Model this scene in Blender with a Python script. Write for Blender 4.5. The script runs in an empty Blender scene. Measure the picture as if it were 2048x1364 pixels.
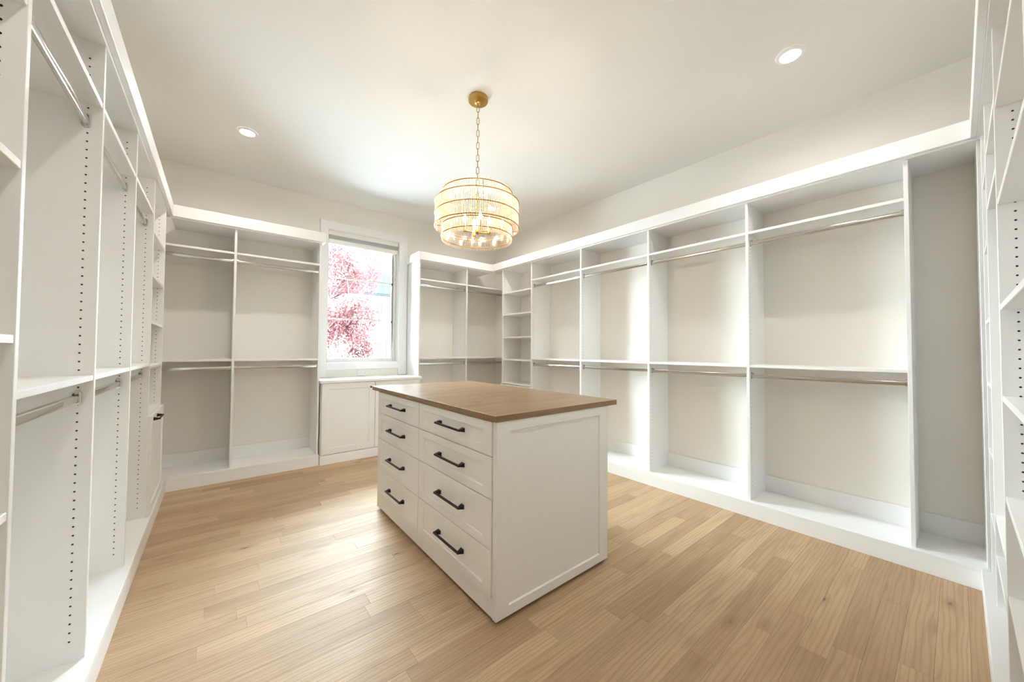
import bpy, bmesh, math, random
from mathutils import Vector, Matrix

random.seed(7)
S = bpy.context.scene
COL = S.collection
PI = math.pi

# ------------------------------------------------------------------ camera
CAM_H = 1.207
F_PX, YAW, PITCH, ROLL = 723.75, math.radians(39.07), math.radians(1.44), math.radians(0.344)
fw = Vector((math.sin(YAW) * math.cos(PITCH), math.cos(YAW) * math.cos(PITCH), math.sin(PITCH)))
rt = Vector((math.cos(YAW), -math.sin(YAW), 0))
up = rt.cross(fw)
rt, up = rt * math.cos(ROLL) + up * math.sin(ROLL), up * math.cos(ROLL) - rt * math.sin(ROLL)
cd = bpy.data.cameras.new('camera')
cd.sensor_width = 36.0
cd.lens = F_PX / 2048 * 36.0
cd.clip_start = 0.01
cd.clip_end = 300
cam = bpy.data.objects.new('camera', cd)
cam.matrix_world = Matrix(((rt.x, up.x, -fw.x, 0), (rt.y, up.y, -fw.y, 0), (rt.z, up.z, -fw.z, CAM_H), (0, 0, 0, 1)))
COL.objects.link(cam)
S.camera = cam

# ------------------------------------------------------------------ world, sun, exposure
SKY = 27.0
SUN = 12.0
CAN_W = 2.3        # recessed lamp power, watts each
CAN_SPREAD = 160.0  # beam angle of the recessed lamps
BULB_W = 150.0     # candle bulb emission
EXPOSURE = 1.72
w = bpy.data.worlds.new('overcast_sky')
S.world = w
w.use_nodes = True
bg = w.node_tree.nodes['Background']
bg.inputs['Color'].default_value = (0.77, 0.905, 1.0, 1)
bg.inputs['Strength'].default_value = SKY
sd = bpy.data.lights.new('sun', 'SUN')
sd.energy = SUN
sd.angle = math.radians(2)
sun = bpy.data.objects.new('sun', sd)
sun.rotation_euler = Vector((-0.12, 0.20, 0.97)).to_track_quat('Z', 'Y').to_euler()   # high noon sun beyond the window
sun.location = (0, -10, 20)
COL.objects.link(sun)
pd = bpy.data.lights.new('window_portal', 'AREA')     # guides sky sampling to the window opening, gives no light itself
pd.shape = 'RECTANGLE'; pd.size = 0.85; pd.size_y = 1.56
pd.cycles.is_portal = True
po = bpy.data.objects.new('window_portal', pd)
po.location = (1.391, 4.717, 1.827); po.rotation_euler = (math.radians(-90), 0, 0)
COL.objects.link(po)
S.view_settings.view_transform = 'Standard'
S.view_settings.look = 'None'
S.view_settings.gamma = 1
S.view_settings.use_curve_mapping = False
S.view_settings.exposure = EXPOSURE
S.cycles.max_bounces = 7
S.cycles.diffuse_bounces = 5
S.cycles.glossy_bounces = 3
S.cycles.transmission_bounces = 3
S.cycles.transparent_max_bounces = 20
S.cycles.caustics_reflective = False
S.cycles.caustics_refractive = False
S.cycles.sample_clamp_indirect = 6.0
S.cycles.use_light_tree = False
S.cycles.use_adaptive_sampling = False

# ------------------------------------------------------------------ measures of the room
XL, XR, YB, YN, ZC = -0.69, 3.398, 4.595, -0.44, 2.947        # wall planes and ceiling
XLp, XRp, YBp, YNp = -0.345, 3.064, 4.230, -0.090             # fronts of the upright panels
XLb, XRb, YBb, YNb = -0.318, 3.030, 4.188, -0.058             # fronts of base and crown boards
Z_DECK, Z_MID, Z_UP, Z_TOP = 0.111, 1.108, 2.104, 2.318
Z_CB, Z_CT = 2.330, 2.431
TH = 0.019

# ------------------------------------------------------------------ materials
def new_mat(name):
    m = bpy.data.materials.new(name)
    m.use_nodes = True
    nt = m.node_tree
    for n in list(nt.nodes):
        nt.nodes.remove(n)
    out = nt.nodes.new('ShaderNodeOutputMaterial')
    return m, nt, out

def principled(name, col, rough=0.5, metal=0.0, bump=0.0, bump_scale=80, var=0.0, spec=0.5):
    m, nt, out = new_mat(name)
    b = nt.nodes.new('ShaderNodeBsdfPrincipled')
    b.inputs['Roughness'].default_value = rough
    b.inputs['Metallic'].default_value = metal
    b.inputs['Specular IOR Level'].default_value = spec
    nt.links.new(b.outputs[0], out.inputs[0])
    tc = nt.nodes.new('ShaderNodeTexCoord')
    nz = nt.nodes.new('ShaderNodeTexNoise')
    nz.inputs['Scale'].default_value = bump_scale
    nz.inputs['Detail'].default_value = 3 if bump else 0
    nt.links.new(tc.outputs['Object'], nz.inputs['Vector'])
    rp = nt.nodes.new('ShaderNodeMapRange')
    rp.inputs['To Min'].default_value = 1 - var
    rp.inputs['To Max'].default_value = 1 + var
    nt.links.new(nz.outputs['Fac'], rp.inputs['Value'])
    mx = nt.nodes.new('ShaderNodeMix')
    mx.data_type = 'RGBA'
    mx.blend_type = 'MULTIPLY'
    mx.inputs['Factor'].default_value = 1
    mx.inputs['A'].default_value = (*col, 1)
    nt.links.new(rp.outputs[0], mx.inputs['B'])
    nt.links.new(mx.outputs['Result'], b.inputs['Base Color'])
    if bump:
        bp = nt.nodes.new('ShaderNodeBump')
        bp.inputs['Strength'].default_value = bump
        bp.inputs['Distance'].default_value = 0.002
        nt.links.new(nz.outputs['Fac'], bp.inputs['Height'])
        nt.links.new(bp.outputs[0], b.inputs['Normal'])
    return m

def emission(name, col, strength):
    m, nt, out = new_mat(name)
    e = nt.nodes.new('ShaderNodeEmission')
    e.inputs[0].default_value = (*col, 1)
    e.inputs[1].default_value = strength
    nt.links.new(e.outputs[0], out.inputs[0])
    return m

def wood(name, ca, cb, cdark, rough, scale=1.0, knots=True, per_object=True):
    """oak: tone per board, long grain along local X, a few dark knots"""
    m, nt, out = new_mat(name)
    N, L = nt.nodes, nt.links
    b = N.new('ShaderNodeBsdfPrincipled')
    L.new(b.outputs[0], out.inputs[0])
    tc = N.new('ShaderNodeTexCoord')
    oi = N.new('ShaderNodeObjectInfo')
    cv = N.new('ShaderNodeVectorMath'); cv.operation = 'MULTIPLY_ADD'
    cb_ = N.new('ShaderNodeCombineXYZ')
    sc_ = N.new('ShaderNodeMath'); sc_.operation = 'MULTIPLY'; sc_.inputs[1].default_value = 61.0 if per_object else 0.0
    L.new(oi.outputs['Random'], sc_.inputs[0])
    for i in range(3):
        L.new(sc_.outputs[0], cb_.inputs[i])
    L.new(tc.outputs['Object'], cv.inputs[0])
    cv.inputs[1].default_value = (1, 1, 1)
    L.new(cb_.outputs[0], cv.inputs[2])
    def noise(sx, sy, detail, dist=0.0, rough_=0.5):
        mp = N.new('ShaderNodeMapping')
        mp.inputs['Scale'].default_value = (sx * scale, sy * scale, sy * scale)
        L.new(cv.outputs[0], mp.inputs['Vector'])
        n = N.new('ShaderNodeTexNoise')
        n.inputs['Scale'].default_value = 1
        n.inputs['Detail'].default_value = detail
        n.inputs['Roughness'].default_value = rough_
        n.inputs['Distortion'].default_value = dist
        L.new(mp.outputs[0], n.inputs['Vector'])
        return n.outputs['Fac']
    g_fine = noise(5, 160, 4)
    g_mid = noise(2.2, 28, 3, 1.2)
    g_big = noise(1.3, 7, 2, 0.6)
    # cathedral figure: wave bands bent by noise
    mpw = N.new('ShaderNodeMapping'); mpw.inputs['Scale'].default_value = (1.6 * scale, 14 * scale, 14 * scale)
    L.new(cv.outputs[0], mpw.inputs['Vector'])
    wv = N.new('ShaderNodeTexWave')
    wv.wave_type = 'BANDS'; wv.bands_direction = 'Y'
    wv.inputs['Scale'].default_value = 1.2
    wv.inputs['Distortion'].default_value = 9
    wv.inputs['Detail'].default_value = 2
    wv.inputs['Detail Scale'].default_value = 0.8
    L.new(mpw.outputs[0], wv.inputs['Vector'])
    def mix(a, bb, f, mode='MIX'):
        x = N.new('ShaderNodeMix'); x.data_type = 'RGBA'; x.blend_type = mode
        for sock, v in (('Factor', f), ('A', a), ('B', bb)):
            if isinstance(v, (int, float)):
                x.inputs[sock].default_value = v
            elif isinstance(v, tuple):
                x.inputs[sock].default_value = (*v, 1)
            else:
                L.new(v, x.inputs[sock])
        return x.outputs['Result']
    def ramp(v, a, bb, lo=0.0, hi=1.0):
        r = N.new('ShaderNodeMapRange')
        r.inputs['From Min'].default_value = a
        r.inputs['From Max'].default_value = bb
        r.inputs['To Min'].default_value = lo
        r.inputs['To Max'].default_value = hi
        L.new(v, r.inputs['Value'])
        return r.outputs[0]
    if per_object:
        base = mix(ca, cb, oi.outputs['Random'])
    else:
        base = mix(ca, cb, ramp(g_big, 0.3, 0.7))
    c = mix(base, cdark, ramp(g_big, 0.45, 0.8, 0, 0.28))
    c = mix(c, cdark, ramp(g_mid, 0.5, 0.78, 0, 0.36))
    c = mix(c, cdark, ramp(wv.outputs['Fac'], 0.60, 0.98, 0, 0.30))
    c = mix(c, cdark, ramp(g_fine, 0.5, 0.72, 0, 0.20))
    if knots:
        mk = N.new('ShaderNodeMapping'); mk.inputs['Scale'].default_value = (3.4 * scale, 9.5 * scale, 0.01)
        L.new(cv.outputs[0], mk.inputs['Vector'])
        vo = N.new('ShaderNodeTexVoronoi'); vo.inputs['Scale'].default_value = 1
        vo.inputs['Randomness'].default_value = 1
        L.new(mk.outputs[0], vo.inputs['Vector'])
        sep = N.new('ShaderNodeSeparateColor')
        L.new(vo.outputs['Color'], sep.inputs[0])
        sel = ramp(sep.outputs[0], 0.52, 0.54)
        wob = N.new('ShaderNodeMath'); wob.operation = 'MULTIPLY_ADD'; wob.inputs[1].default_value = 0.14
        L.new(g_mid, wob.inputs[0]); L.new(vo.outputs['Distance'], wob.inputs[2])
        core = ramp(wob.outputs[0], 0.085, 0.15, 1, 0)
        halo = ramp(wob.outputs[0], 0.10, 0.38, 1, 0)
        def mul(a, k):
            q = N.new('ShaderNodeMath'); q.operation = 'MULTIPLY'
            L.new(a, q.inputs[0])
            if isinstance(k, float): q.inputs[1].default_value = k
            else: L.new(k, q.inputs[1])
            return q.outputs[0]
        c = mix(c, cdark, mul(mul(halo, sel), 0.55))
        c = mix(c, (0.075, 0.042, 0.025), mul(mul(core, sel), 0.85))
    L.new(c, b.inputs['Base Color'])
    L.new(ramp(g_mid, 0.3, 0.8, rough - 0.03, rough + 0.08), b.inputs['Roughness'])
    bp = N.new('ShaderNodeBump'); bp.inputs['Strength'].default_value = 0.12; bp.inputs['Distance'].default_value = 0.001
    L.new(g_fine, bp.inputs['Height']); L.new(bp.outputs[0], b.inputs['Normal'])
    return m

M = {}
M['cabinet'] = principled('white_melamine', (0.905, 0.90, 0.885), 0.38, bump_scale=300, var=0.008)
M['lacquer'] = principled('white_lacquer', (0.88, 0.865, 0.835), 0.36, bump_scale=260, var=0.01)
M['wall'] = principled('warm_white_wall_paint', (0.88, 0.85, 0.79), 0.75, bump_scale=420, var=0.012)
M['ceiling'] = principled('ceiling_paint', (0.85, 0.832, 0.79), 0.85, bump_scale=380, var=0.012)
M['trim'] = principled('white_trim_paint', (0.91, 0.905, 0.895), 0.4, bump_scale=200, var=0.006)
M['pin'] = principled('pin_hole_dark', (0.10, 0.085, 0.07), 0.9)  # dark brown-grey lining of the drilled pin holes
M['chrome'] = principled('polished_chrome', (0.62, 0.61, 0.59), 0.12, metal=1.0)
M['black'] = principled('matt_black_metal', (0.012, 0.011, 0.011), 0.42, metal=0.3, var=0.05)
M['brass'] = principled('brushed_brass', (0.52, 0.32, 0.09), 0.32, metal=1.0, var=0.06, bump_scale=120)
M['brass_dark'] = principled('aged_brass', (0.36, 0.22, 0.08), 0.38, metal=1.0, var=0.06)
M['shade'] = principled('cellular_shade_fabric', (0.89, 0.88, 0.83), 0.8, bump=0.2, bump_scale=500, var=0.02)
M['vinyl'] = principled('white_vinyl', (0.86, 0.86, 0.85), 0.35)
M['gasket'] = principled('grey_gasket', (0.10, 0.11, 0.11), 0.6)
M['floor'] = wood('oak_floor_board', (0.60, 0.425, 0.255), (0.43, 0.285, 0.16), (0.27, 0.155, 0.07), 0.54)
M['sub'] = principled('oak_subfloor_gap', (0.24, 0.16, 0.09), 0.8)
M['counter'] = wood('brown_oak_countertop', (0.30, 0.178, 0.080), (0.25, 0.143, 0.061), (0.14, 0.074, 0.029), 0.30, knots=False, per_object=False)
M['can'] = emission('led_lens', (1.0, 0.95, 0.88), 12.0)
M['can'].cycles.emission_sampling = 'NONE'   # the area lamp under the lens carries its light
M['bulb'] = emission('warm_filament_bulb', (1.0, 0.84, 0.64), BULB_W)
M['house'] = principled('white_render', (0.86, 0.86, 0.85), 0.8, var=0.03, bump_scale=6, spec=0.0)
M['roof'] = principled('grey_shingles', (0.0115, 0.0127, 0.0137), 0.9, bump=0.4, bump_scale=14, var=0.12, spec=0.0)
M['fascia'] = principled('grey_eave_board', (0.012, 0.0135, 0.014), 0.8, spec=0.0)
M['winframe'] = principled('dark_window_frame', (0.016, 0.018, 0.018), 0.8, spec=0.0)
M['winglass'] = principled('grey_green_house_glass', (0.026, 0.031, 0.029), 0.6, spec=0.0)  # flat grey-green pane colour, specular switched off
M['bark'] = principled('brown_bark', (0.17, 0.10, 0.075), 0.9, bump=0.5, bump_scale=40, var=0.2)
M['bounce_ground'] = principled('pale_bounce_ground', (0.52, 0.55, 0.58), 0.95, bump=0.6, bump_scale=30, var=0.25)  # unseen ground, made pale and bluish to bounce daylight up into the room

def leaf_material():
    m, nt, out = new_mat('plum_red_leaf')
    N, L = nt.nodes, nt.links
    g = N.new('ShaderNodeNewGeometry')
    r = N.new('ShaderNodeValToRGB')
    r.color_ramp.elements[0].color = (0.050, 0.019, 0.020, 1)
    r.color_ramp.elements[1].color = (0.062, 0.032, 0.024, 1)
    e = r.color_ramp.elements.new(0.5); e.color = (0.054, 0.021, 0.024, 1)
    L.new(g.outputs['Random Per Island'], r.inputs[0])
    d = N.new('ShaderNodeBsdfDiffuse'); t = N.new('ShaderNodeBsdfTranslucent')
    L.new(r.outputs[0], d.inputs[0]); L.new(r.outputs[0], t.inputs[0])
    mx = N.new('ShaderNodeMixShader'); mx.inputs[0].default_value = 0.45
    L.new(d.outputs[0], mx.inputs[1]); L.new(t.outputs[0], mx.inputs[2]); L.new(mx.outputs[0], out.inputs[0])
    return m
M['leaf'] = leaf_material()

def glass_material(name, tint, cover, gloss):
    m, nt, out = new_mat(name)
    N, L = nt.nodes, nt.links
    tr = N.new('ShaderNodeBsdfTransparent'); tr.inputs[0].default_value = (*tint, 1)
    tl = N.new('ShaderNodeBsdfTranslucent'); tl.inputs[0].default_value = (1.0, 0.77, 0.60, 1)
    gl = N.new('ShaderNodeBsdfGlossy'); gl.inputs['Roughness'].default_value = 0.08
    m1 = N.new('ShaderNodeMixShader'); m1.inputs[0].default_value = gloss
    L.new(tl.outputs[0], m1.inputs[1]); L.new(gl.outputs[0], m1.inputs[2])
    m2 = N.new('ShaderNodeMixShader'); m2.inputs[0].default_value = cover
    L.new(tr.outputs[0], m2.inputs[1]); L.new(m1.outputs[0], m2.inputs[2])
    L.new(m2.outputs[0], out.inputs[0])
    return m
M['rod_glass'] = glass_material('champagne_glass_rod', (1.0, 0.96, 0.91), 0.21, 0.32)

def pane_material():
    m, nt, out = new_mat('window_glass')
    N, L = nt.nodes, nt.links
    tr = N.new('ShaderNodeBsdfTransparent'); tr.inputs[0].default_value = (0.97, 0.985, 0.98, 1)
    gl = N.new('ShaderNodeBsdfGlossy'); gl.inputs['Roughness'].default_value = 0.01
    fr = N.new('ShaderNodeFresnel'); fr.inputs[0].default_value = 1.35
    mx = N.new('ShaderNodeMixShader')
    L.new(fr.outputs[0], mx.inputs[0]); L.new(tr.outputs[0], mx.inputs[1]); L.new(gl.outputs[0], mx.inputs[2])
    L.new(mx.outputs[0], out.inputs[0])
    return m
M['pane'] = pane_material()

# ------------------------------------------------------------------ builders
WORLD = {}

def empty(name, loc, label=None, cat=None, group=None, kind=None):
    o = bpy.data.objects.new(name, None)
    o.empty_display_size = 0.1
    o.location = loc
    COL.objects.link(o)
    WORLD[o] = Vector(loc)
    tag(o, label, cat, group, kind)
    return o

def tag(o, label=None, cat=None, group=None, kind=None):
    if label: o['label'] = label
    if cat: o['category'] = cat
    if group: o['group'] = group
    if kind: o['kind'] = kind
    return o

def put(name, bm, mat, parent=None, smooth=True):
    """a bmesh in world coordinates becomes one object with its origin at its own centre"""
    lo = Vector((1e9,) * 3); hi = Vector((-1e9,) * 3)
    for v in bm.verts:
        for i in range(3):
            lo[i] = min(lo[i], v.co[i]); hi[i] = max(hi[i], v.co[i])
    c = (lo + hi) / 2
    if parent is None:
        c.z = lo.z
    for v in bm.verts:
        v.co -= c
    me = bpy.data.meshes.new(name)
    bm.to_mesh(me)
    bm.free()
    mats = mat if isinstance(mat, (list, tuple)) else [mat]
    for k in mats:
        me.materials.append(M[k])
    if smooth:
        me.shade_smooth()
        me.set_sharp_from_angle(angle=math.radians(34))
    o = bpy.data.objects.new(name, me)
    COL.objects.link(o)
    WORLD[o] = c.copy()
    if parent is not None:
        o.parent = parent
        o.location = c - WORLD[parent]
    else:
        o.location = c
    return o

def dup(o, parent, world_loc):
    c = o.copy()
    COL.objects.link(c)
    c.parent = parent
    c.location = Vector(world_loc) - WORLD[parent]
    WORLD[c] = Vector(world_loc)
    return c

def box(bm, x0, x1, y0, y1, z0, z1, bev=0.0):
    r = bmesh.ops.create_cube(bm, size=1)
    vs = r['verts']
    sx, sy, sz = abs(x1 - x0), abs(y1 - y0), abs(z1 - z0)
    c = Vector(((x0 + x1) / 2, (y0 + y1) / 2, (z0 + z1) / 2))
    for v in vs:
        v.co = Vector((v.co.x * sx, v.co.y * sy, v.co.z * sz)) + c
    if bev:
        es = list({e for v in vs for e in v.link_edges})
        bmesh.ops.bevel(bm, geom=es, offset=bev, segments=1, affect='EDGES', profile=0.5)
    return bm

def nb(): return bmesh.new()

def cyl(bm, p0, p1, r0, r1=None, seg=16, caps=True):
    r1 = r0 if r1 is None else r1
    p0, p1 = Vector(p0), Vector(p1)
    d = (p1 - p0).normalized()
    a = d.orthogonal().normalized(); b = d.cross(a)
    A = [bm.verts.new(p0 + (a * math.cos(t) + b * math.sin(t)) * r0) for t in [2 * PI * i / seg for i in range(seg)]]
    B = [bm.verts.new(p1 + (a * math.cos(t) + b * math.sin(t)) * r1) for t in [2 * PI * i / seg for i in range(seg)]]
    for i in range(seg):
        j = (i + 1) % seg
        bm.faces.new((A[i], A[j], B[j], B[i]))
    if caps:
        bm.faces.new(A[::-1]); bm.faces.new(B)

def lathe(bm, prof, cx, cy, seg=48):
    rings = []
    for r, z in prof:
        if r < 1e-6:
            rings.append([bm.verts.new((cx, cy, z))])
        else:
            rings.append([bm.verts.new((cx + r * math.cos(2 * PI * i / seg), cy + r * math.sin(2 * PI * i / seg), z)) for i in range(seg)])
    for a, b in zip(rings, rings[1:]):
        for i in range(seg):
            j = (i + 1) % seg
            q = []
            for v in (a[i % len(a)], a[j % len(a)], b[j % len(b)], b[i % len(b)]):
                if v not in q: q.append(v)
            if len(q) > 2: bm.faces.new(q)

def torus(bm, cx, cy, z, R, r, seg=72, k=8):
    rows = []
    for i in range(seg):
        t = 2 * PI * i / seg
        rows.append([bm.verts.new((cx + (R + r * math.cos(2 * PI * j / k)) * math.cos(t), cy + (R + r * math.cos(2 * PI * j / k)) * math.sin(t), z + r * math.sin(2 * PI * j / k))) for j in range(k)])
    for i in range(seg):
        for j in range(k):
            bm.faces.new((rows[i][j], rows[(i + 1) % seg][j], rows[(i + 1) % seg][(j + 1) % k], rows[i][(j + 1) % k]))

class Map:
    """run coordinates: s along the run, d from the panel fronts into the wall, z up"""
    def __init__(self, kind):
        self.k = kind
    def p(self, s, d, z):
        k = self.k
        if k == 'left': return Vector((XLp - d, s, z))
        if k == 'right': return Vector((XRp + d, s, z))
        if k == 'back': return Vector((s, YBp + d, z))
        if k == 'near': return Vector((s, YNp - d, z))
    @property
    def flip(self): return self.k in ('right', 'near')
    def box(self, bm, s0, s1, d0, d1, z0, z1, bev=0.0):
        a, b = self.p(s0, d0, z0), self.p(s1, d1, z1)
        return box(bm, min(a.x, b.x), max(a.x, b.x), min(a.y, b.y), max(a.y, b.y), z0, z1, bev)

def shaker(bm, f, a0, a1, b0, b1, t, rail, rd=0.008, ch=0.004, rail_b=None):
    """framed front with a sunk middle; f(a, b, c) maps to the world, c points outwards"""
    rb = rail_b or rail
    e = 0.0015
    def ring(ia, ib, c): return [bm.verts.new(f(*q, c)) for q in ((a0 + ia, b0 + ib), (a1 - ia, b0 + ib), (a1 - ia, b1 - ib), (a0 + ia, b1 - ib))]
    R = [ring(0, 0, 0), ring(0, 0, t - e), ring(e, e, t), ring(rail, rb, t), ring(rail + ch, rb + ch, t - rd)]
    bm.faces.new(R[0][::-1])
    for A, B in zip(R, R[1:]):
        for i in range(4):
            j = (i + 1) % 4
            bm.faces.new((A[i], A[j], B[j], B[i]))
    bm.faces.new(R[-1])

def pull(bm, f, L=0.25, flat=False):
    """black bar pull: slim square bar on two flared feet; f(a, c, b): a along, b across, c outwards"""
    def prism(a0, a1, b0, b1, c0, A0, A1, B0, B1, c1):
        lo = [bm.verts.new(f(a, b, c0)) for a, b in ((a0, b0), (a1, b0), (a1, b1), (a0, b1))]
        hi = [bm.verts.new(f(a, b, c1)) for a, b in ((A0, B0), (A1, B0), (A1, B1), (A0, B1))]
        bm.faces.new(lo[::-1]); bm.faces.new(hi)
        for i in range(4):
            j = (i + 1) % 4
            bm.faces.new((lo[i], lo[j], hi[j], hi[i]))
    h = L / 2
    prism(-h, h, -0.0048, 0.0048, 0.025, -h, h, -0.0042, 0.0042, 0.034)
    for s in (-1, 1):
        e0, e1 = sorted((s * (h + 0.002), s * (h - 0.026)))
        i0, i1 = sorted((s * h, s * (h - 0.015)))
        prism(e0, e1, -0.0105, 0.0105, 0.0, i0, i1, -0.005, 0.005, 0.0255)

# ------------------------------------------------------------------ room shell
fl = put('floor', box(nb(), XL, XR, YN, YB, -0.12, -0.0125), 'sub')
tag(fl, kind='structure')
PITCHW, PHASE = 0.0895, 0.613
forced = {0: (1.505, 2.58), 1: (2.31, 0.62), 2: (0.88, 1.62), 3: (1.509, 2.66), 4: (1.43, 2.36), 5: (1.125, 2.1), 10: (0.741, 1.9),
          14: (-0.042, 0.93), 24: (0.352, 1.5)}
r0 = int(math.ceil((YN - PHASE) / PITCHW)) - 1
r1 = int((YB - 0.33 - PHASE) / PITCHW)
X0, X1 = XLb - 0.03, XRb + 0.03
for r in range(r0, r1 + 1):
    y0 = max(PHASE + r * PITCHW, YN); y1 = min(PHASE + (r + 1) * PITCHW, YBb + 0.03)
    if y1 - y0 < 0.01: continue
    if r in forced:
        js = sorted(forced[r])
    else:
        js = []; x = X0 + random.uniform(0.25, 1.1)
        while x < X1 - 0.25:
            js.append(x); x += random.uniform(0.55, 1.35)
    xs = [X0] + js + [X1]
    g = 0.0002
    for a, b in zip(xs, xs[1:]):
        bm = nb()
        box(bm, a + g, b - g, y0 + g, y1 - g, -0.0125, 0.0 + random.uniform(-0.0001, 0.0001), 0.0005)
        put('floor_board', bm, 'floor', fl, smooth=False)

ce = put('ceiling', box(nb(), XL - 0.12, XR + 0.12, YN - 0.12, YB + 0.12, ZC, ZC + 0.12), 'ceiling'); tag(ce, kind='structure')
tag(put('wall_left', box(nb(), XL - 0.12, XL, YN - 0.12, YB + 0.12, -0.12, ZC), 'wall'), kind='structure')
tag(put('wall_right', box(nb(), XR, XR + 0.12, YN - 0.12, YB + 0.12, -0.12, ZC), 'wall'), kind='structure')
tag(put('wall_near', box(nb(), XL, XR, YN - 0.12, YN, -0.12, ZC), 'wall'), kind='structure')
OX0, OX1, OZ0, OZ1 = 0.967, 1.815, 1.048, 2.606
bm = nb()
box(bm, XL, OX0, YB, YB + 0.12, -0.12, ZC); box(bm, OX1, XR, YB, YB + 0.12, -0.12, ZC)
box(bm, OX0, OX1, YB, YB + 0.12, -0.12, OZ0); box(bm, OX0, OX1, YB, YB + 0.12, OZ1, ZC)
tag(put('wall_back', bm, 'wall'), kind='structure')
for nm, q in (('baseboard_right', (XR - 0.014, XR, YNp, YB)), ('baseboard_left', (XL, XL + 0.014, YN, YB)), ):
    tag(put(nm, box(nb(), *q, 0.0, 0.231, 0.002), 'trim'), kind='structure')
tag(put('baseboard_back', box(nb(), XL + 0.015, 0.82, YB - 0.014, YB, 0.0, 0.231, 0.002), 'trim'), kind='structure')
tag(put('baseboard_far', box(nb(), 1.965, XR - 0.015, YB - 0.014, YB, 0.0, 0.231, 0.002), 'trim'), kind='structure')

# window with casing, sash, bars and panes
wi = empty('window_1', (1.39, YB, OZ0), kind='structure')
wi['label'] = 'bright casement window with white casing between the wardrobes'
bm = nb(); box(bm, 0.884, 1.925, YB - 0.020, YB, OZ1, 2.700, 0.002); put('casing', bm, 'trim', wi)
bm = nb(); box(bm, 0.884, OX0, YB - 0.020, YB, 0.880, OZ1, 0.002); put('casing', bm, 'trim', wi)
bm = nb(); box(bm, OX1, 1.925, YB - 0.020, YB, 0.880, OZ1, 0.002); put('casing', bm, 'trim', wi)
bm = nb(); box(bm, OX0, OX1, YB - 0.020, YB, 0.965, OZ0, 0.002); put('casing', bm, 'trim', wi)
bm = nb(); box(bm, 0.876, 1.933, YB - 0.026, YB, 2.7002, 2.708, 0.0015); put('casing_cap', bm, 'trim', wi)
GX0, GX1, GZ0, GZ1 = 0.992, 1.750, 1.097, 2.58
bm = nb()
box(bm, OX0, GX0, YB + 0.055, YB + 0.105, OZ0, OZ1); box(bm, GX1, OX1, YB + 0.070, YB + 0.105, OZ0, OZ1)
box(bm, GX0, GX1, YB + 0.055, YB + 0.105, OZ0, GZ0); box(bm, GX0, GX1, YB + 0.055, YB + 0.105, GZ1, OZ1)
box(bm, 1.772, 1.792, YB + 0.058, YB + 0.072, OZ0 + 0.02, OZ1 - 0.02, 0.002)
put('sash', bm, 'vinyl', wi)
bm = nb(); box(bm, GX1 - 0.004, GX1, YB + 0.062, YB + 0.07, GZ0, GZ1); box(bm, 1.762, 1.765, YB + 0.064, YB + 0.0702, GZ0 + 0.2, GZ1); put('gasket', bm, 'gasket', wi)
for z in (2.061, 1.571):
    bm = nb(); box(bm, GX0, GX1, YB + 0.072, YB + 0.082, z - 0.008, z + 0.008, 0.002); put('muntin', bm, 'vinyl', wi)
    bm = nb(); box(bm, GX1 - 0.012, GX1 + 0.004, YB + 0.050, YB + 0.064, z - 0.022, z + 0.004, 0.002); put('sash_lock', bm, 'gasket', wi)
for a, b in ((GZ0, 1.563), (1.579, 2.053), (2.069, GZ1)):
    bm = nb(); box(bm, GX0, GX1 - 0.004, YB + 0.084, YB + 0.088, a, b); put('pane', bm, 'pane', wi)
bm = nb()
box(bm, OX0, OX0 + 0.004, YB + 0.0, YB + 0.055, OZ0, OZ1); box(bm, OX1 - 0.004, OX1, YB + 0.0, YB + 0.07, OZ0, OZ1)
box(bm, OX0 + 0.004, OX1 - 0.004, YB, YB + 0.055, OZ0, OZ0 + 0.004); box(bm, OX0 + 0.004, OX1 - 0.004, YB, YB + 0.055, OZ1 - 0.004, OZ1)
put('jamb_liner', bm, 'trim', wi)

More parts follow.
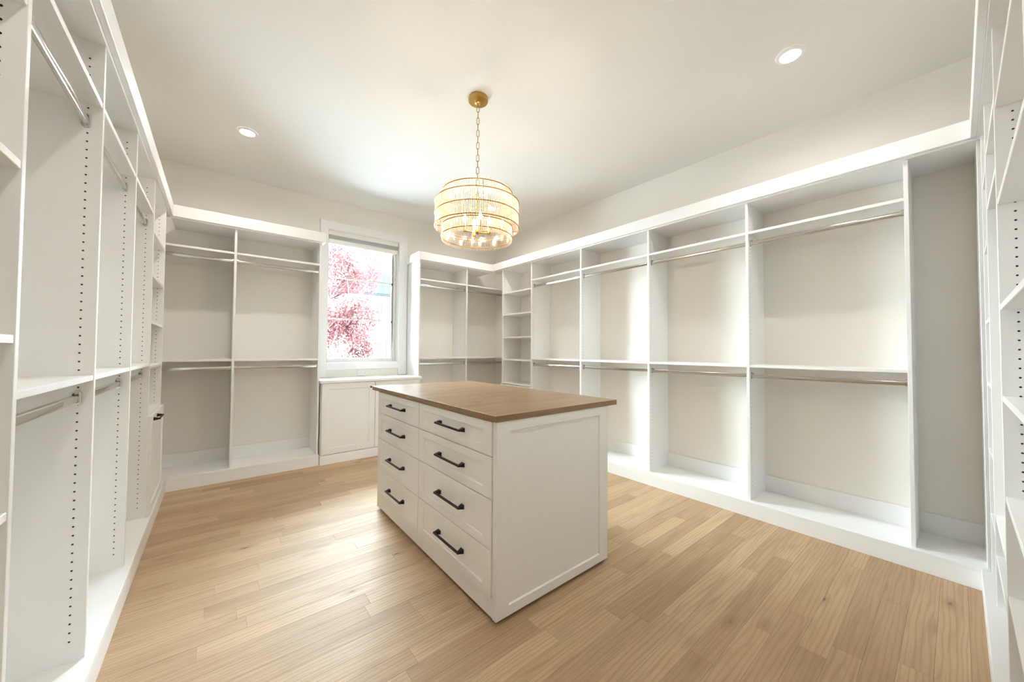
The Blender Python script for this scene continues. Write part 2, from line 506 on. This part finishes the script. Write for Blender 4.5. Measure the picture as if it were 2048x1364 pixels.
# ------------------------------------------------------------------ fitted wardrobe runs
def upright(mp, parent, s0, s1, D, z0, z1, holes=(True, True), name='upright_panel', cols=None):
    """side panel with real shelf-pin holes drilled in the faces that show"""
    bm = nb()
    step, rr, dep, w = 0.0305, 0.0031, 0.006, 0.009
    cols = cols or [0.037, D - 0.055]
    def quad(pts, flip, mat=0):
        vs = [bm.verts.new(p) for p in (pts[::-1] if flip else pts)]
        fc = bm.faces.new(vs); fc.material_index = mat
    P = mp.p
    e = 0.001
    # edges: front (slightly eased), back, top, bottom
    F = mp.flip
    quad([P(s0 + e, 0, z0), P(s1 - e, 0, z0), P(s1 - e, 0, z1), P(s0 + e, 0, z1)], F)
    quad([P(s0, e, z0), P(s0 + e, 0, z0), P(s0 + e, 0, z1), P(s0, e, z1)], F)
    quad([P(s1 - e, 0, z0), P(s1, e, z0), P(s1, e, z1), P(s1 - e, 0, z1)], F)
    quad([P(s1, D, z0), P(s0, D, z0), P(s0, D, z1), P(s1, D, z1)], F)
    quad([P(s0, e, z1), P(s1, e, z1), P(s1, D, z1), P(s0, D, z1)], F)
    quad([P(s0, D, z0), P(s1, D, z0), P(s1, e, z0), P(s0, e, z0)], F)
    for side, on in ((0, holes[0]), (1, holes[1])):
        s = s0 if side == 0 else s1
        sg = 1 if side == 0 else -1
        fl_ = F ^ (side == 1)
        def q2(d0, d1, a, b): quad([P(s, d1, a), P(s, d0, a), P(s, d0, b), P(s, d1, b)], fl_)
        if not on:
            q2(e, D, z0, z1); continue
        cur = e
        for c in cols:
            q2(cur, c - w, z0, z1)
            n = int((z1 - z0 - 0.10) / step)
            zs = z0 + 0.055
            q2(c - w, c + w, z0, zs); q2(c - w, c + w, zs + n * step, z1)
            for i in range(n):
                zc = zs + (i + 0.5) * step; h = step / 2
                sq = [(-w, -h), (0, -h), (w, -h), (w, 0), (w, h), (0, h), (-w, h), (-w, 0)]
                out = [P(s, c + a, zc + b) for a, b in sq]
                ang = [math.atan2(b, a) for a, b in ((-1, -1), (0, -1), (1, -1), (1, 0), (1, 1), (0, 1), (-1, 1), (-1, 0))]
                inn = [P(s, c + rr * math.cos(t), zc + rr * math.sin(t)) for t in ang]
                bot = [P(s + sg * dep, c + rr * math.cos(t), zc + rr * math.sin(t)) for t in ang]
                vo = [bm.verts.new(v) for v in out]; vi = [bm.verts.new(v) for v in inn]; vb = [bm.verts.new(v) for v in bot]
                for k in range(8):
                    j = (k + 1) % 8
                    a = (vo[k], vo[j], vi[j], vi[k]); bb = (vi[k], vi[j], vb[j], vb[k])
                    bm.faces.new(a if fl_ else a[::-1])
                    f2 = bm.faces.new(bb if fl_ else bb[::-1]); f2.material_index = 1
                f3 = bm.faces.new(vb if fl_ else vb[::-1]); f3.material_index = 1
            cur = c + w
        q2(cur, D, z0, z1)
    return put(name, bm, ['cabinet', 'pin'], parent, smooth=False)

def shelf(mp, parent, s0, s1, D, ztop, th=TH, d0=0.002, name='shelf'):
    bm = nb(); mp.box(bm, s0 + 0.0004, s1 - 0.0004, d0, D - 0.001, ztop - th, ztop, 0.0012)
    return put(name, bm, 'cabinet', parent)

def rod(mp, parent, s0, s1, z, d=0.040):
    """flat-sided oval chrome rail with an oval end flange at either side"""
    bm = nb()
    prof = []
    for i in range(20):
        t = 2 * PI * i / 20
        x, y = 0.0078 * math.cos(t), 0.0078 * math.sin(t)
        prof.append((x, y + (0.0075 if math.sin(t) > 0 else -0.0075)))
    A = [bm.verts.new(mp.p(s0 + 0.004, d + a, z + b)) for a, b in prof]
    B = [bm.verts.new(mp.p(s1 - 0.004, d + a, z + b)) for a, b in prof]
    for i in range(20):
        j = (i + 1) % 20
        bm.faces.new((A[i], A[j], B[j], B[i]))
    bm.faces.new(A[::-1]); bm.faces.new(B)
    bmesh.ops.recalc_face_normals(bm, faces=bm.faces)
    ro = put('hanging_rod', bm, 'chrome', parent)
    for s, sg in ((s0, 1), (s1, -1)):
        bm = nb()
        def ring(k, t):
            return [bm.verts.new(mp.p(s + sg * t, d + a * k, z + (b * k if b < 0 else b * k + 0.006))) for a, b in prof]
        R = [ring(1.55, 0.0002), ring(1.5, 0.003), ring(1.12, 0.0038), ring(1.12, 0.013), ring(1.02, 0.0132)]
        for P_, Q in zip(R, R[1:]):
            for i in range(20):
                j = (i + 1) % 20
                bm.faces.new((P_[i], P_[j], Q[j], Q[i]))
        bm.faces.new(R[0][::-1])
        bmesh.ops.recalc_face_normals(bm, faces=bm.faces)
        put('rod_flange', bm, 'chrome', ro)
    return ro

def front_map(mp, d_front):
    return lambda a, b, c: mp.p(a, d_front - c, b)

def hamper_door(mp, parent, s0, s1, z0, z1, hs=None, hz=None):
    bm = nb(); shaker(bm, front_map(mp, 0.0), s0, s1, z0, z1, 0.019, 0.055, 0.007)
    bmesh.ops.recalc_face_normals(bm, faces=bm.faces)
    dr = put('cabinet_door', bm, 'lacquer', parent, smooth=False)
    bm = nb(); hc = (s0 + s1) / 2 if hs is None else hs; zz = z1 - 0.027 if hz is None else hz
    pull(bm, lambda a, b, c: mp.p(hc + a, -0.019 - c, zz + b), 0.20)
    bmesh.ops.recalc_face_normals(bm, faces=bm.faces)
    h = put('handle', bm, 'black', dr, smooth=False); h['label'] = 'black bar pull'

COLUMN = (2.000, 1.700, 1.388, 1.085)
ZR_UP, ZR_LO = 2.022, 1.026

# ---- left run
mp = Map('left'); D = XLp - XL
L_ = empty('wardrobe_unit', (-0.5, 2.4, 0), 'white fitted wardrobe run along the left wall with open bays and a hamper door', 'wardrobe', 'white fitted wardrobes')
P = [0.640, 1.310, 1.976, 2.666, 3.339, 3.990]
T2 = TH / 2
for i, s in enumerate(P):
    upright(mp, L_, s - T2, s + T2, D, Z_DECK, Z_TOP, holes=(i > 0, False) if i else (False, True))
for i in (1, 2, 3):
    a, b = P[i] + T2, P[i + 1] - T2
    shelf(mp, L_, a, b, D, Z_MID); shelf(mp, L_, a, b, D, Z_UP)
    rod(mp, L_, a, b, ZR_UP); rod(mp, L_, a, b, ZR_LO)
for z in (1.990, 1.620, 1.234, 0.851, 0.470):
    shelf(mp, L_, P[0] + T2, P[1] - T2, D, z)
for z in COLUMN + (0.765,):
    shelf(mp, L_, P[4] + T2, P[5] - T2, D, z)
hamper_door(mp, L_, P[4] - T2 + 0.004, P[5] + T2 - 0.001, Z_DECK + 0.004, 0.758, hs=3.50)
def base_and_crown(mp, par, s0, s1, D, dfb, crown, deck=None, top=None, ret=None):
    ds = deck or (s0, s1); ts = top or (s0, s1)
    bm = nb(); mp.box(bm, ds[0], ds[1], dfb, D - 0.015, Z_DECK - 0.019, Z_DECK, 0.002); put('base_deck', bm, 'cabinet', par)
    bm = nb(); mp.box(bm, ds[0], ds[1], dfb + 0.0005, dfb + 0.018, 0.0005, Z_DECK - 0.0192, 0.001); put('base_board', bm, 'trim', par)
    bm = nb(); mp.box(bm, ts[0], ts[1], dfb + 0.0222, D - 0.001, Z_TOP, Z_TOP + TH, 0.001); put('top_panel', bm, 'cabinet', par)
    cs = crown
    bm = nb(); mp.box(bm, cs[0], cs[1], dfb, dfb + 0.022, Z_CB, Z_CT, 0.002); put('crown_board', bm, 'trim', par)
    if ret:
        s, sg = ret
        a, b = sorted((s, s + sg * 0.022))
        bm = nb(); mp.box(bm, a, b, dfb + 0.0222, D - 0.001, Z_CB, Z_CT, 0.002); put('crown_return', bm, 'trim', par)
base_and_crown(mp, L_, P[0] - T2, YBb, D, XLp - XLb, (P[0] - T2, YBb - 0.0002), top=(P[0] - T2, YBb + 0.02))

# ---- back run beside the left corner
mp = Map('back'); D = YB - YBp
B_ = empty('wardrobe_unit', (0.1, 4.4, 0), 'two-bay white wardrobe on the back wall, left of the window', 'wardrobe', 'white fitted wardrobes')
Q = [0.110, 0.823]
upright(mp, B_, Q[0] - T2, Q[0] + T2, D, Z_DECK, Z_TOP, holes=(True, True), cols=[0.037])
upright(mp, B_, Q[1] - T2, Q[1] + T2, D, Z_DECK, Z_TOP, holes=(True, False), cols=[0.037])
for a, b in ((XL + 0.001, Q[0] - T2), (Q[0] + T2, Q[1] - T2)):
    shelf(mp, B_, a, b, D, Z_MID); shelf(mp, B_, a, b, D, Z_UP)
    rod(mp, B_, a, b, ZR_UP); rod(mp, B_, a, b, ZR_LO)
dfb = YBb - YBp
base_and_crown(mp, B_, XL, Q[1] + T2, D, dfb, (XLb - 0.022, 0.862), deck=(XL, Q[1] + T2), top=(XLp + 0.012, Q[1] + T2), ret=(0.862, -1))

# ---- back run beside the right corner
C_ = empty('wardrobe_unit', (2.66, 4.4, 0), 'two-bay white wardrobe on the back wall between window and right corner', 'wardrobe', 'white fitted wardrobes')
Tt = [1.943, 2.634]
upright(mp, C_, Tt[0] - T2, Tt[0] + T2, D, Z_DECK, Z_TOP, holes=(False, True), cols=[0.037])
upright(mp, C_, Tt[1] - T2, Tt[1] + T2, D, Z_DECK, Z_TOP, holes=(True, True), cols=[0.037])
for a, b in ((Tt[0] + T2, Tt[1] - T2), (Tt[1] + T2, XR - 0.001)):
    shelf(mp, C_, a, b, D, Z_MID); shelf(mp, C_, a, b, D, Z_UP)
    rod(mp, C_, a, b, ZR_UP); rod(mp, C_, a, b, ZR_LO)
base_and_crown(mp, C_, Tt[0] - T2, XR, D, dfb, (1.912, XRb + 0.022), deck=(Tt[0] - T2, XR), top=(Tt[0] - T2, XRp - 0.012), ret=(1.912, 1))

# ---- right run
mp = Map('right'); D = XR - XRp
R_ = empty('wardrobe_unit', (3.2, 2.0, 0), 'long white wardrobe run on the right wall with double hanging bays', 'wardrobe', 'white fitted wardrobes')
Rr = [-0.088, 0.174, 0.986, 1.789, 2.590, 3.392, 3.990]
for i, s in enumerate(Rr):
    upright(mp, R_, s - T2, s + T2, D, Z_DECK, Z_TOP, holes=(i > 0, i == 0), cols=[0.037])
for i in (1, 2, 3, 4):
    a, b = Rr[i] + T2, Rr[i + 1] - T2
    shelf(mp, R_, a, b, D, Z_MID); shelf(mp, R_, a, b, D, Z_UP)
    rod(mp, R_, a, b, ZR_UP); rod(mp, R_, a, b, ZR_LO)
for z in COLUMN + (0.765,):
    shelf(mp, R_, Rr[5] + T2, Rr[6] - T2, D, z)
hamper_door(mp, R_, Rr[5] - T2 + 0.001, Rr[6] + T2 - 0.001, Z_DECK + 0.004, 0.740)
base_and_crown(mp, R_, Rr[0] - T2, YBb, D, XRb - XRp, (YNb - 0.022, YBb - 0.0002), deck=(Rr[0] - T2, YBb), top=(Rr[0] - T2, YBb + 0.02))

# ---- run on the wall behind the camera
mp = Map('near'); D = YNp - YN
N_ = empty('wardrobe_unit', (2.2, -0.25, 0), 'white shelving at the right picture edge with rows of pin holes', 'wardrobe', 'white fitted wardrobes')
Ss = [1.200, 2.040, 2.650, 3.016]
for i, s in enumerate(Ss):
    upright(mp, N_, s - T2, s + T2, D, Z_DECK, Z_TOP, holes=(i > 0, i == 0))
for z in (2.056, 1.725, 1.370, 1.064, 0.734, 0.410):
    shelf(mp, N_, Ss[0] + T2, Ss[1] - T2, D, z)
for z in (2.105, 1.860, 0.505, 0.330):
    shelf(mp, N_, Ss[1] + T2, Ss[2] - T2, D, z)
rod(mp, N_, Ss[1] + T2, Ss[2] - T2, 1.775)
for z in (2.056, 1.725, 1.370, 1.064, 0.734, 0.410):
    shelf(mp, N_, Ss[2] + T2, Ss[3] - T2, D, z)
base_and_crown(mp, N_, Ss[0] - T2, XRb, D, YNp - YNb, (Ss[0] - T2, XRb - 0.0003), deck=(Ss[0] - T2, XRb))

# ------------------------------------------------------------------ window bench
W_ = empty('bench_cabinet', (1.39, 4.4, 0), 'low white two-door cabinet under the window', 'cabinet')
bm = nb(); box(bm, 0.8435, 1.9305, 4.192, YB - 0.002, 0.098, 0.8465, 0.001); put('carcass', bm, 'cabinet', W_)
bm = nb(); box(bm, 0.8345, 1.9305, 4.170, 4.188, 0.0005, 0.097, 0.0015); put('plinth', bm, 'trim', W_)
bf = lambda a, b, c: Vector((a, 4.1915 - c, b))
for a, b, kx in ((0.848, 1.3925, 1.341), (1.3965, 1.930, 1.448)):
    bm = nb(); shaker(bm, bf, a, b, 0.102, 0.844, 0.019, 0.062, 0.007); bmesh.ops.recalc_face_normals(bm, faces=bm.faces)
    dr = put('cabinet_door', bm, 'lacquer', W_, smooth=False)
    bm = nb(); cyl(bm, (kx, 4.1725, 0.785), (kx, 4.156, 0.785), 0.005, seg=12); cyl(bm, (kx, 4.156, 0.785), (kx, 4.146, 0.785), 0.011, 0.010, seg=16)
    put('knob', bm, 'black', dr)
bm = nb(); box(bm, 0.826, 1.953, 4.156, 4.2285, 0.847, 0.877, 0.004); box(bm, 0.8335, 1.9325, 4.222, YB - 0.021, 0.8472, 0.8768)
bt = put('bench_worktop', bm, 'trim')
tag(bt, 'white bench top board below the window', 'worktop')

ou = empty('power_outlet', (1.382, YB, 0.922), 'white wall outlet just above the window bench top', 'outlet')
bm = nb(); box(bm, 1.322, 1.442, YB - 0.007, YB - 0.0005, 0.886, 0.958, 0.002); put('cover_plate', bm, 'vinyl', ou)
for x in (1.355, 1.409):
    bm = nb(); box(bm, x - 0.019, x + 0.019, YB - 0.009, YB - 0.0065, 0.905, 0.939, 0.0008); so = put('socket', bm, 'trim', ou)
    bm = nb()
    for z in (0.915, 0.929): box(bm, x - 0.007, x + 0.004, YB - 0.0094, YB - 0.0088, z - 0.0012, z + 0.0012)
    put('slot', bm, 'gasket', so)

# ------------------------------------------------------------------ window shade
sh = empty('window_shade', (1.39, YB + 0.03, 2.447), 'pale cellular shade drawn up at the top of the window', 'blind')
bm = nb(); box(bm, OX0 + 0.008, OX1 - 0.008, YB + 0.008, YB + 0.050, 2.548, 2.600, 0.003); put('head_rail', bm, 'shade', sh)
for k in range(5):
    z1 = 2.547 - k * 0.0095
    bm = nb()
    y = YB + 0.029
    pr = [(y - 0.022, z1 - 0.0047), (y, z1 - 0.0002), (y + 0.02, z1 - 0.0047), (y, z1 - 0.0092)]
    A = [bm.verts.new((OX0 + 0.010, a, b)) for a, b in pr]; B = [bm.verts.new((OX1 - 0.010, a, b)) for a, b in pr]
    for i in range(4):
        j = (i + 1) % 4
        bm.faces.new((A[i], A[j], B[j], B[i]))
    bm.faces.new(A[::-1]); bm.faces.new(B)
    bmesh.ops.recalc_face_normals(bm, faces=bm.faces)
    put('pleat', bm, 'vinyl', sh, smooth=False)
bm = nb(); box(bm, OX0 + 0.010, OX1 - 0.010, YB + 0.010, YB + 0.046, 2.447, 2.498, 0.004); put('bottom_rail', bm, 'shade', sh)
bm = nb(); box(bm, 1.372, 1.412, YB + 0.002, YB + 0.0105, 2.434, 2.4465, 0.002); put('pull_tab', bm, 'vinyl', sh)

# ------------------------------------------------------------------ island
I_ = empty('closet_island', (1.36, 2.04, 0), 'white drawer island with black bar pulls in the middle of the room', 'island')
IX, EX, IYn, IYf, ZU = 0.955, 1.758, 1.2835, 2.800, 0.888
bm = nb(); box(bm, 0.976, EX - 0.02, IYn + 0.032, IYf - 0.012, 0.022, ZU - 0.001, 0.001); put('carcass', bm, 'lacquer', I_)
bm = nb(); shaker(bm, lambda a, b, c: Vector((a, IYn + 0.03 - c, b)), 0.962, EX, 0.020, ZU - 0.0005, 0.030, 0.072, 0.008, rail_b=0.045)
bmesh.ops.recalc_face_normals(bm, faces=bm.faces)
put('end_panel', bm, 'lacquer', I_, smooth=False)
bm = nb(); shaker(bm, lambda a, b, c: Vector((a, IYf - 0.011 + c, b)), 0.962, EX, 0.020, ZU - 0.0005, 0.011, 0.072, 0.006, rail_b=0.045)
bmesh.ops.recalc_face_normals(bm, faces=bm.faces)
put('end_panel', bm, 'lacquer', I_, smooth=False)
bm = nb(); shaker(bm, lambda a, b, c: Vector((EX - 0.0195 + c, a, b)), IYn + 0.031, IYf - 0.012, 0.020, ZU - 0.0005, 0.0185, 0.072, 0.008, rail_b=0.045)
bmesh.ops.recalc_face_normals(bm, faces=bm.faces)
put('back_panel', bm, 'lacquer', I_, smooth=False)
for a, b in ((IYn + 0.0335, 2.0195), (2.0215, IYf - 0.014)):
    bm = nb(); box(bm, 0.9655, 0.9757, a, b, 0.018, 0.112, 0.001); put('toe_board', bm, 'lacquer', I_)
bm = nb(); box(bm, 0.985, EX - 0.02, IYn + 0.02, IYf - 0.02, 0.0005, 0.0178); put('plinth', bm, 'sub', I_)
rows = ((0.7305, 0.884), (0.5405, 0.7270), (0.3185, 0.5370), (0.107, 0.3150))
for ya, yb in ((1.318, 2.069), (2.0715, 2.786)):
    for z0, z1 in rows:
        bm = nb(); shaker(bm, lambda a, b, c: Vector((0.9762 - c, a, b)), ya, yb - 0.003, z0, z1, 0.0205, 0.066, 0.006, rail_b=0.040)
        bmesh.ops.recalc_face_normals(bm, faces=bm.faces)
        dr = put('drawer', bm, 'lacquer', I_, smooth=False)
        bm = nb(); yc, zc = (ya + yb) / 2 - 0.008, (z0 + z1) / 2
        pull(bm, lambda a, b, c: Vector((0.9615 - c, yc + a, zc + b)), 0.262)
        bmesh.ops.recalc_face_normals(bm, faces=bm.faces)
        h = put('handle', bm, 'black', dr, smooth=False); h['label'] = 'black bar pull'
bm = nb(); box(bm, 0.950, 1.842, 1.279, 2.912, ZU, 0.917, 0.002)
tag(put('island_countertop', bm, 'counter'), 'brown oak countertop slab on the white island', 'countertop')

# ------------------------------------------------------------------ ceiling lights
spots = [((2.568, 0.592), 'lit round recessed downlight in the right part of the ceiling'),
         ((0.148, 3.572), 'lit round recessed downlight in the ceiling toward the left back corner'),
         ((2.568, 3.572), 'lit recessed downlight hidden behind the chandelier'),
         ((0.148, 0.592), 'lit recessed downlight in the ceiling above the camera')]
for (x, y), lab in spots:
    t = empty('recessed_light', (x, y, ZC - 0.012), lab, 'downlight', 'recessed ceiling downlights')
    bm = nb(); lathe(bm, [(0.072, ZC - 0.0005), (0.071, ZC - 0.004), (0.060, ZC - 0.009), (0.051, ZC - 0.009), (0.049, ZC - 0.004)], x, y, 40); put('trim_ring', bm, 'trim', t)
    bm = nb(); lathe(bm, [(0.049, ZC - 0.0045), (0.025, ZC - 0.0052), (0.0, ZC - 0.0055)], x, y, 40); put('lens', bm, 'can', t)
    ld = bpy.data.lights.new('downlight_lamp', 'AREA'); ld.shape = 'DISK'; ld.size = 0.09; ld.energy = CAN_W
    ld.color = (1.0, 0.96, 0.90); ld.spread = math.radians(CAN_SPREAD)
    lo_ = bpy.data.objects.new('downlight_lamp', ld); COL.objects.link(lo_); lo_.parent = t; lo_.location = (0, 0, 0.012 - 0.0065)

# ------------------------------------------------------------------ chandelier
CX, CY = 1.360, 2.062
H_ = empty('chandelier', (CX, CY, 1.95), 'drum chandelier of clear glass rods with brass rings and four candle bulbs', 'chandelier')
bm = nb(); lathe(bm, [(0.0, ZC - 0.001), (0.066, ZC - 0.001), (0.067, ZC - 0.024), (0.064, ZC - 0.028), (0.022, ZC - 0.030), (0.020, ZC - 0.040), (0.012, ZC - 0.044), (0.009, ZC - 0.058), (0.0, ZC - 0.059)], CX, CY); put('canopy', bm, 'brass', H_)
def link(bm, z_top, h, wd, r, ang):
    """rounded-rectangle chain link"""
    pts = []
    for cx_, cz_, a0 in ((wd, z_top - wd - r, 0), (-wd, z_top - wd - r, 90), (-wd, z_top - h + wd + r, 180), (wd, z_top - h + wd + r, 270)):
        for k in range(4):
            a = math.radians(a0 + 30 * k)
            pts.append((cx_ * 0.3 + wd * 0.7 * math.cos(a), cz_ + wd * math.sin(a)))
    n = len(pts); rws = []
    ca, sa = math.cos(ang), math.sin(ang)
    for i in range(n):
        px, pz = pts[i]; qx, qz = pts[(i + 1) % n]; ox, oz = pts[i - 1]
        tx, tz = qx - ox, qz - oz; l = math.hypot(tx, tz); nx, nz = tz / l, -tx / l
        rws.append([bm.verts.new((CX + ca * (px + nx * r * math.cos(t)) - sa * r * math.sin(t), CY + sa * (px + nx * r * math.cos(t)) + ca * r * math.sin(t), pz + nz * r * math.cos(t))) for t in [2 * PI * j / 6 for j in range(6)]])
    for i in range(n):
        for j in range(6):
            bm.faces.new((rws[i][j], rws[(i + 1) % n][j], rws[(i + 1) % n][(j + 1) % 6], rws[i][(j + 1) % 6]))
    bmesh.ops.recalc_face_normals(bm, faces=bm.faces)
zt, zb = ZC - 0.054, 2.290
nl = 14
stepz = (zt - zb) / nl
A0 = -YAW
for k in range(nl):
    bm = nb(); link(bm, zt - k * stepz + 0.003, stepz + 0.008, 0.0088, 0.0020, A0 if k % 2 == 0 else A0 + PI / 2)
    put('chain_link', bm, 'brass_dark', H_)
bm = nb(); lathe(bm, [(0.0, 2.293), (0.006, 2.292), (0.007, 2.275), (0.012, 2.272), (0.012, 2.255), (0.008, 2.250), (0.0075, 2.03), (0.016, 2.026), (0.016, 2.008), (0.010, 2.000), (0.0, 1.998)], CX, CY, 24); put('stem', bm, 'brass', H_)
RO, RI = 0.2815, 0.2365
ring_specs = ((RI, 2.271), (RO, 2.205), (RO, 2.121), (RO, 2.037), (RI, 2.040), (RI, 1.974))
for R, z in ring_specs:
    bm = nb(); torus(bm, CX, CY, z, R + 0.0042, 0.0032); put('ring', bm, 'brass_dark', H_)
for ang in (0.35, 0.35 + PI / 2):
    bm = nb(); d = Vector((math.cos(ang), math.sin(ang), 0)) * (RI + 0.003)
    cyl(bm, Vector((CX, CY, 2.262)) - d, Vector((CX, CY, 2.262)) + d, 0.0028, seg=8); put('spider_bar', bm, 'brass', H_)
for ang in [0.35 + PI / 4 + k * PI / 2 for k in range(4)]:
    bm = nb(); d = Vector((math.cos(ang), math.sin(ang), 0))
    cyl(bm, Vector((CX, CY, 2.037)) + d * RI, Vector((CX, CY, 2.037)) + d * (RO + 0.004), 0.0022, seg=8)
    cyl(bm, Vector((CX, CY, 2.205)) + d * RI, Vector((CX, CY, 2.205)) + d * (RO + 0.004), 0.0022, seg=8)
    cyl(bm, Vector((CX, CY, 2.271)) + d * (RI + 0.004), Vector((CX, CY, 2.037)) + d * (RI + 0.004), 0.0022, seg=8)
    put('tier_bracket', bm, 'brass', H_)
CAND = 0.085
for k in range(4):
    ang = A0 + math.radians(20) + k * PI / 2
    d = Vector((math.cos(ang), math.sin(ang), 0)); e = Vector((CX, CY, 0)) + d * CAND
    bm = nb(); cyl(bm, Vector((CX, CY, 2.013)), e + Vector((0, 0, 2.013)), 0.0045, seg=10)
    lathe(bm, [(0.0, 2.007), (0.011, 2.008), (0.013, 2.018), (0.0095, 2.020), (0.0095, 2.070), (0.0, 2.071)], e.x, e.y, 16); put('candle_arm', bm, 'brass', H_)
    bm = nb(); lathe(bm, [(0.0, 2.071), (0.007, 2.072), (0.0125, 2.088), (0.0115, 2.100), (0.0055, 2.118), (0.0015, 2.128), (0.0, 2.129)], e.x, e.y, 8); put('bulb', bm, 'bulb', H_)
def rod_mesh(bm, x, y, z0, z1, r=0.0026):
    cyl(bm, (x, y, z0), (x, y, z1), r, seg=7)
def tier(R, n, z0, z1):
    bm = nb(); rod_mesh(bm, CX + R, CY, z0, z1)
    first = put('glass_rod', bm, 'rod_glass', H_)
    zc = (z0 + z1) / 2
    for k in range(1, n):
        a = 2 * PI * k / n
        dup(first, H_, (CX + R * math.cos(a), CY + R * math.sin(a), zc))
tier(RO, 160, 2.028, 2.214)
tier(RI, 136, 1.948, 2.050)
bm = nb()
for k in range(136):
    a = 2 * PI * k / 136
    rod_mesh(bm, CX + RI * math.cos(a), CY + RI * math.sin(a), 2.190, 2.288)
tag(put('glass_rod_tier', bm, 'rod_glass', H_), kind='stuff')

# ------------------------------------------------------------------ outside the window
G = put('ground', box(nb(), -30, 50, 5.2, 90, -0.7, -0.5), 'bounce_ground'); tag(G, kind='structure')
Ho = empty('white_house', (11, 28, -0.5), 'white house with grey hip roof across the garden, seen through the window', 'house')
bm = nb(); box(bm, 6.4, 20, 25, 33, -0.5, 4.86); put('wall', bm, 'house', Ho)
bm = nb()
pts = [(5.95, 24.55, 4.98), (20.5, 24.55, 4.98), (20.5, 33.5, 4.98), (5.95, 33.5, 4.98), (8.0, 29.0, 7.36), (18.5, 29.0, 7.36)]
v = [bm.verts.new(p) for p in pts]
for f_ in ((0, 1, 5, 4), (1, 2, 5), (2, 3, 4, 5), (3, 0, 4), (3, 2, 1, 0)): bm.faces.new([v[i] for i in f_])
put('roof', bm, 'roof', Ho, smooth=False)
bm = nb(); box(bm, 5.98, 20.47, 24.58, 24.98, 4.865, 4.975); put('eave_board', bm, 'fascia', Ho)
for x0, x1, z0, z1 in ((8.31, 8.73, 3.61, 4.33), (8.57, 9.09, 0.66, 1.82), (11.6, 12.3, 3.4, 4.33), (11.6, 12.3, 0.66, 1.82)):
    wf = None
    bm = nb(); t = 0.045
    box(bm, x0, x0 + t, 24.93, 25.02, z0, z1); box(bm, x1 - t, x1, 24.93, 25.02, z0, z1)
    box(bm, x0 + t, x1 - t, 24.93, 25.02, z0, z0 + t); box(bm, x0 + t, x1 - t, 24.93, 25.02, z1 - t, z1)
    wf = put('window', bm, 'winframe', Ho, smooth=False)
    bm = nb(); box(bm, x0 + t, x1 - t, 24.96, 24.985, z0 + t, z1 - t); put('pane', bm, 'winglass', wf, smooth=False)

Tr = empty('red_tree', (2.15, 10.0, -0.5), 'young tree with red leaves outside the window', 'tree')
rnd = random.Random(21)
bm = nb()
tips = []
def limb(p, d, ln, r, depth):
    n = 4
    for k in range(n):
        q = p + d * (ln / n)
        r2 = r * 0.88
        cyl(bm, p, q, r, r2, seg=7, caps=False)
        p, r = q, r2
        d = (d + Vector((rnd.uniform(-.12, .12), rnd.uniform(-.12, .12), rnd.uniform(-.02, .1)))).normalized()
        if depth >= 1: tips.append(p.copy())
        if depth < 3 and k >= (1 if depth else 2):
            for _ in range(2 if depth < 2 else 1):
                a = rnd.uniform(0, 2 * PI)
                dd = (d * 0.75 + Vector((math.cos(a), math.sin(a), 0.15)) * rnd.uniform(.45, .85)).normalized()
                limb(p, dd, ln * rnd.uniform(.45, .62), r * 0.6, depth + 1)
    tips.append(p.copy())
limb(Vector((2.30, 10.0, -0.5)), Vector((0.02, 0, 1)), 2.75, 0.06, 0)
for z_, a_, l_ in ((0.35, 0.2, 1.0), (0.5, 2.4, 1.0), (0.7, 4.1, 1.05), (0.95, 5.6, 1.0), (1.2, 1.2, .9), (1.35, 3.2, .9)):
    limb(Vector((2.30, 10.0, z_)), Vector((math.cos(a_) * .8, math.sin(a_) * .8, .75)).normalized(), l_, 0.026, 1)
put('trunk', bm, 'bark', Tr)
bm = nb()
for p in tips:
    for _ in range(16):
        c = p + Vector((rnd.gauss(0, .12), rnd.gauss(0, .12), rnd.gauss(0, .11)))
        n = Vector((rnd.uniform(-1, 1), rnd.uniform(-1, 1), rnd.uniform(-1, 1))).normalized()
        a = n.orthogonal().normalized(); b = n.cross(a)
        th = rnd.uniform(0, PI); a, b = a * math.cos(th) + b * math.sin(th), b * math.cos(th) - a * math.sin(th)
        l = rnd.uniform(.026, .046); wd = l * 0.6
        vs = [bm.verts.new(c - a * l), bm.verts.new(c + b * wd + n * 0.004), bm.verts.new(c + a * l), bm.verts.new(c - b * wd + n * 0.004)]
        bm.faces.new(vs)
print('leaves', len(bm.faces), 'tips', len(tips))
lf = put('foliage', bm, 'leaf', Tr, smooth=False); tag(lf, kind='stuff')
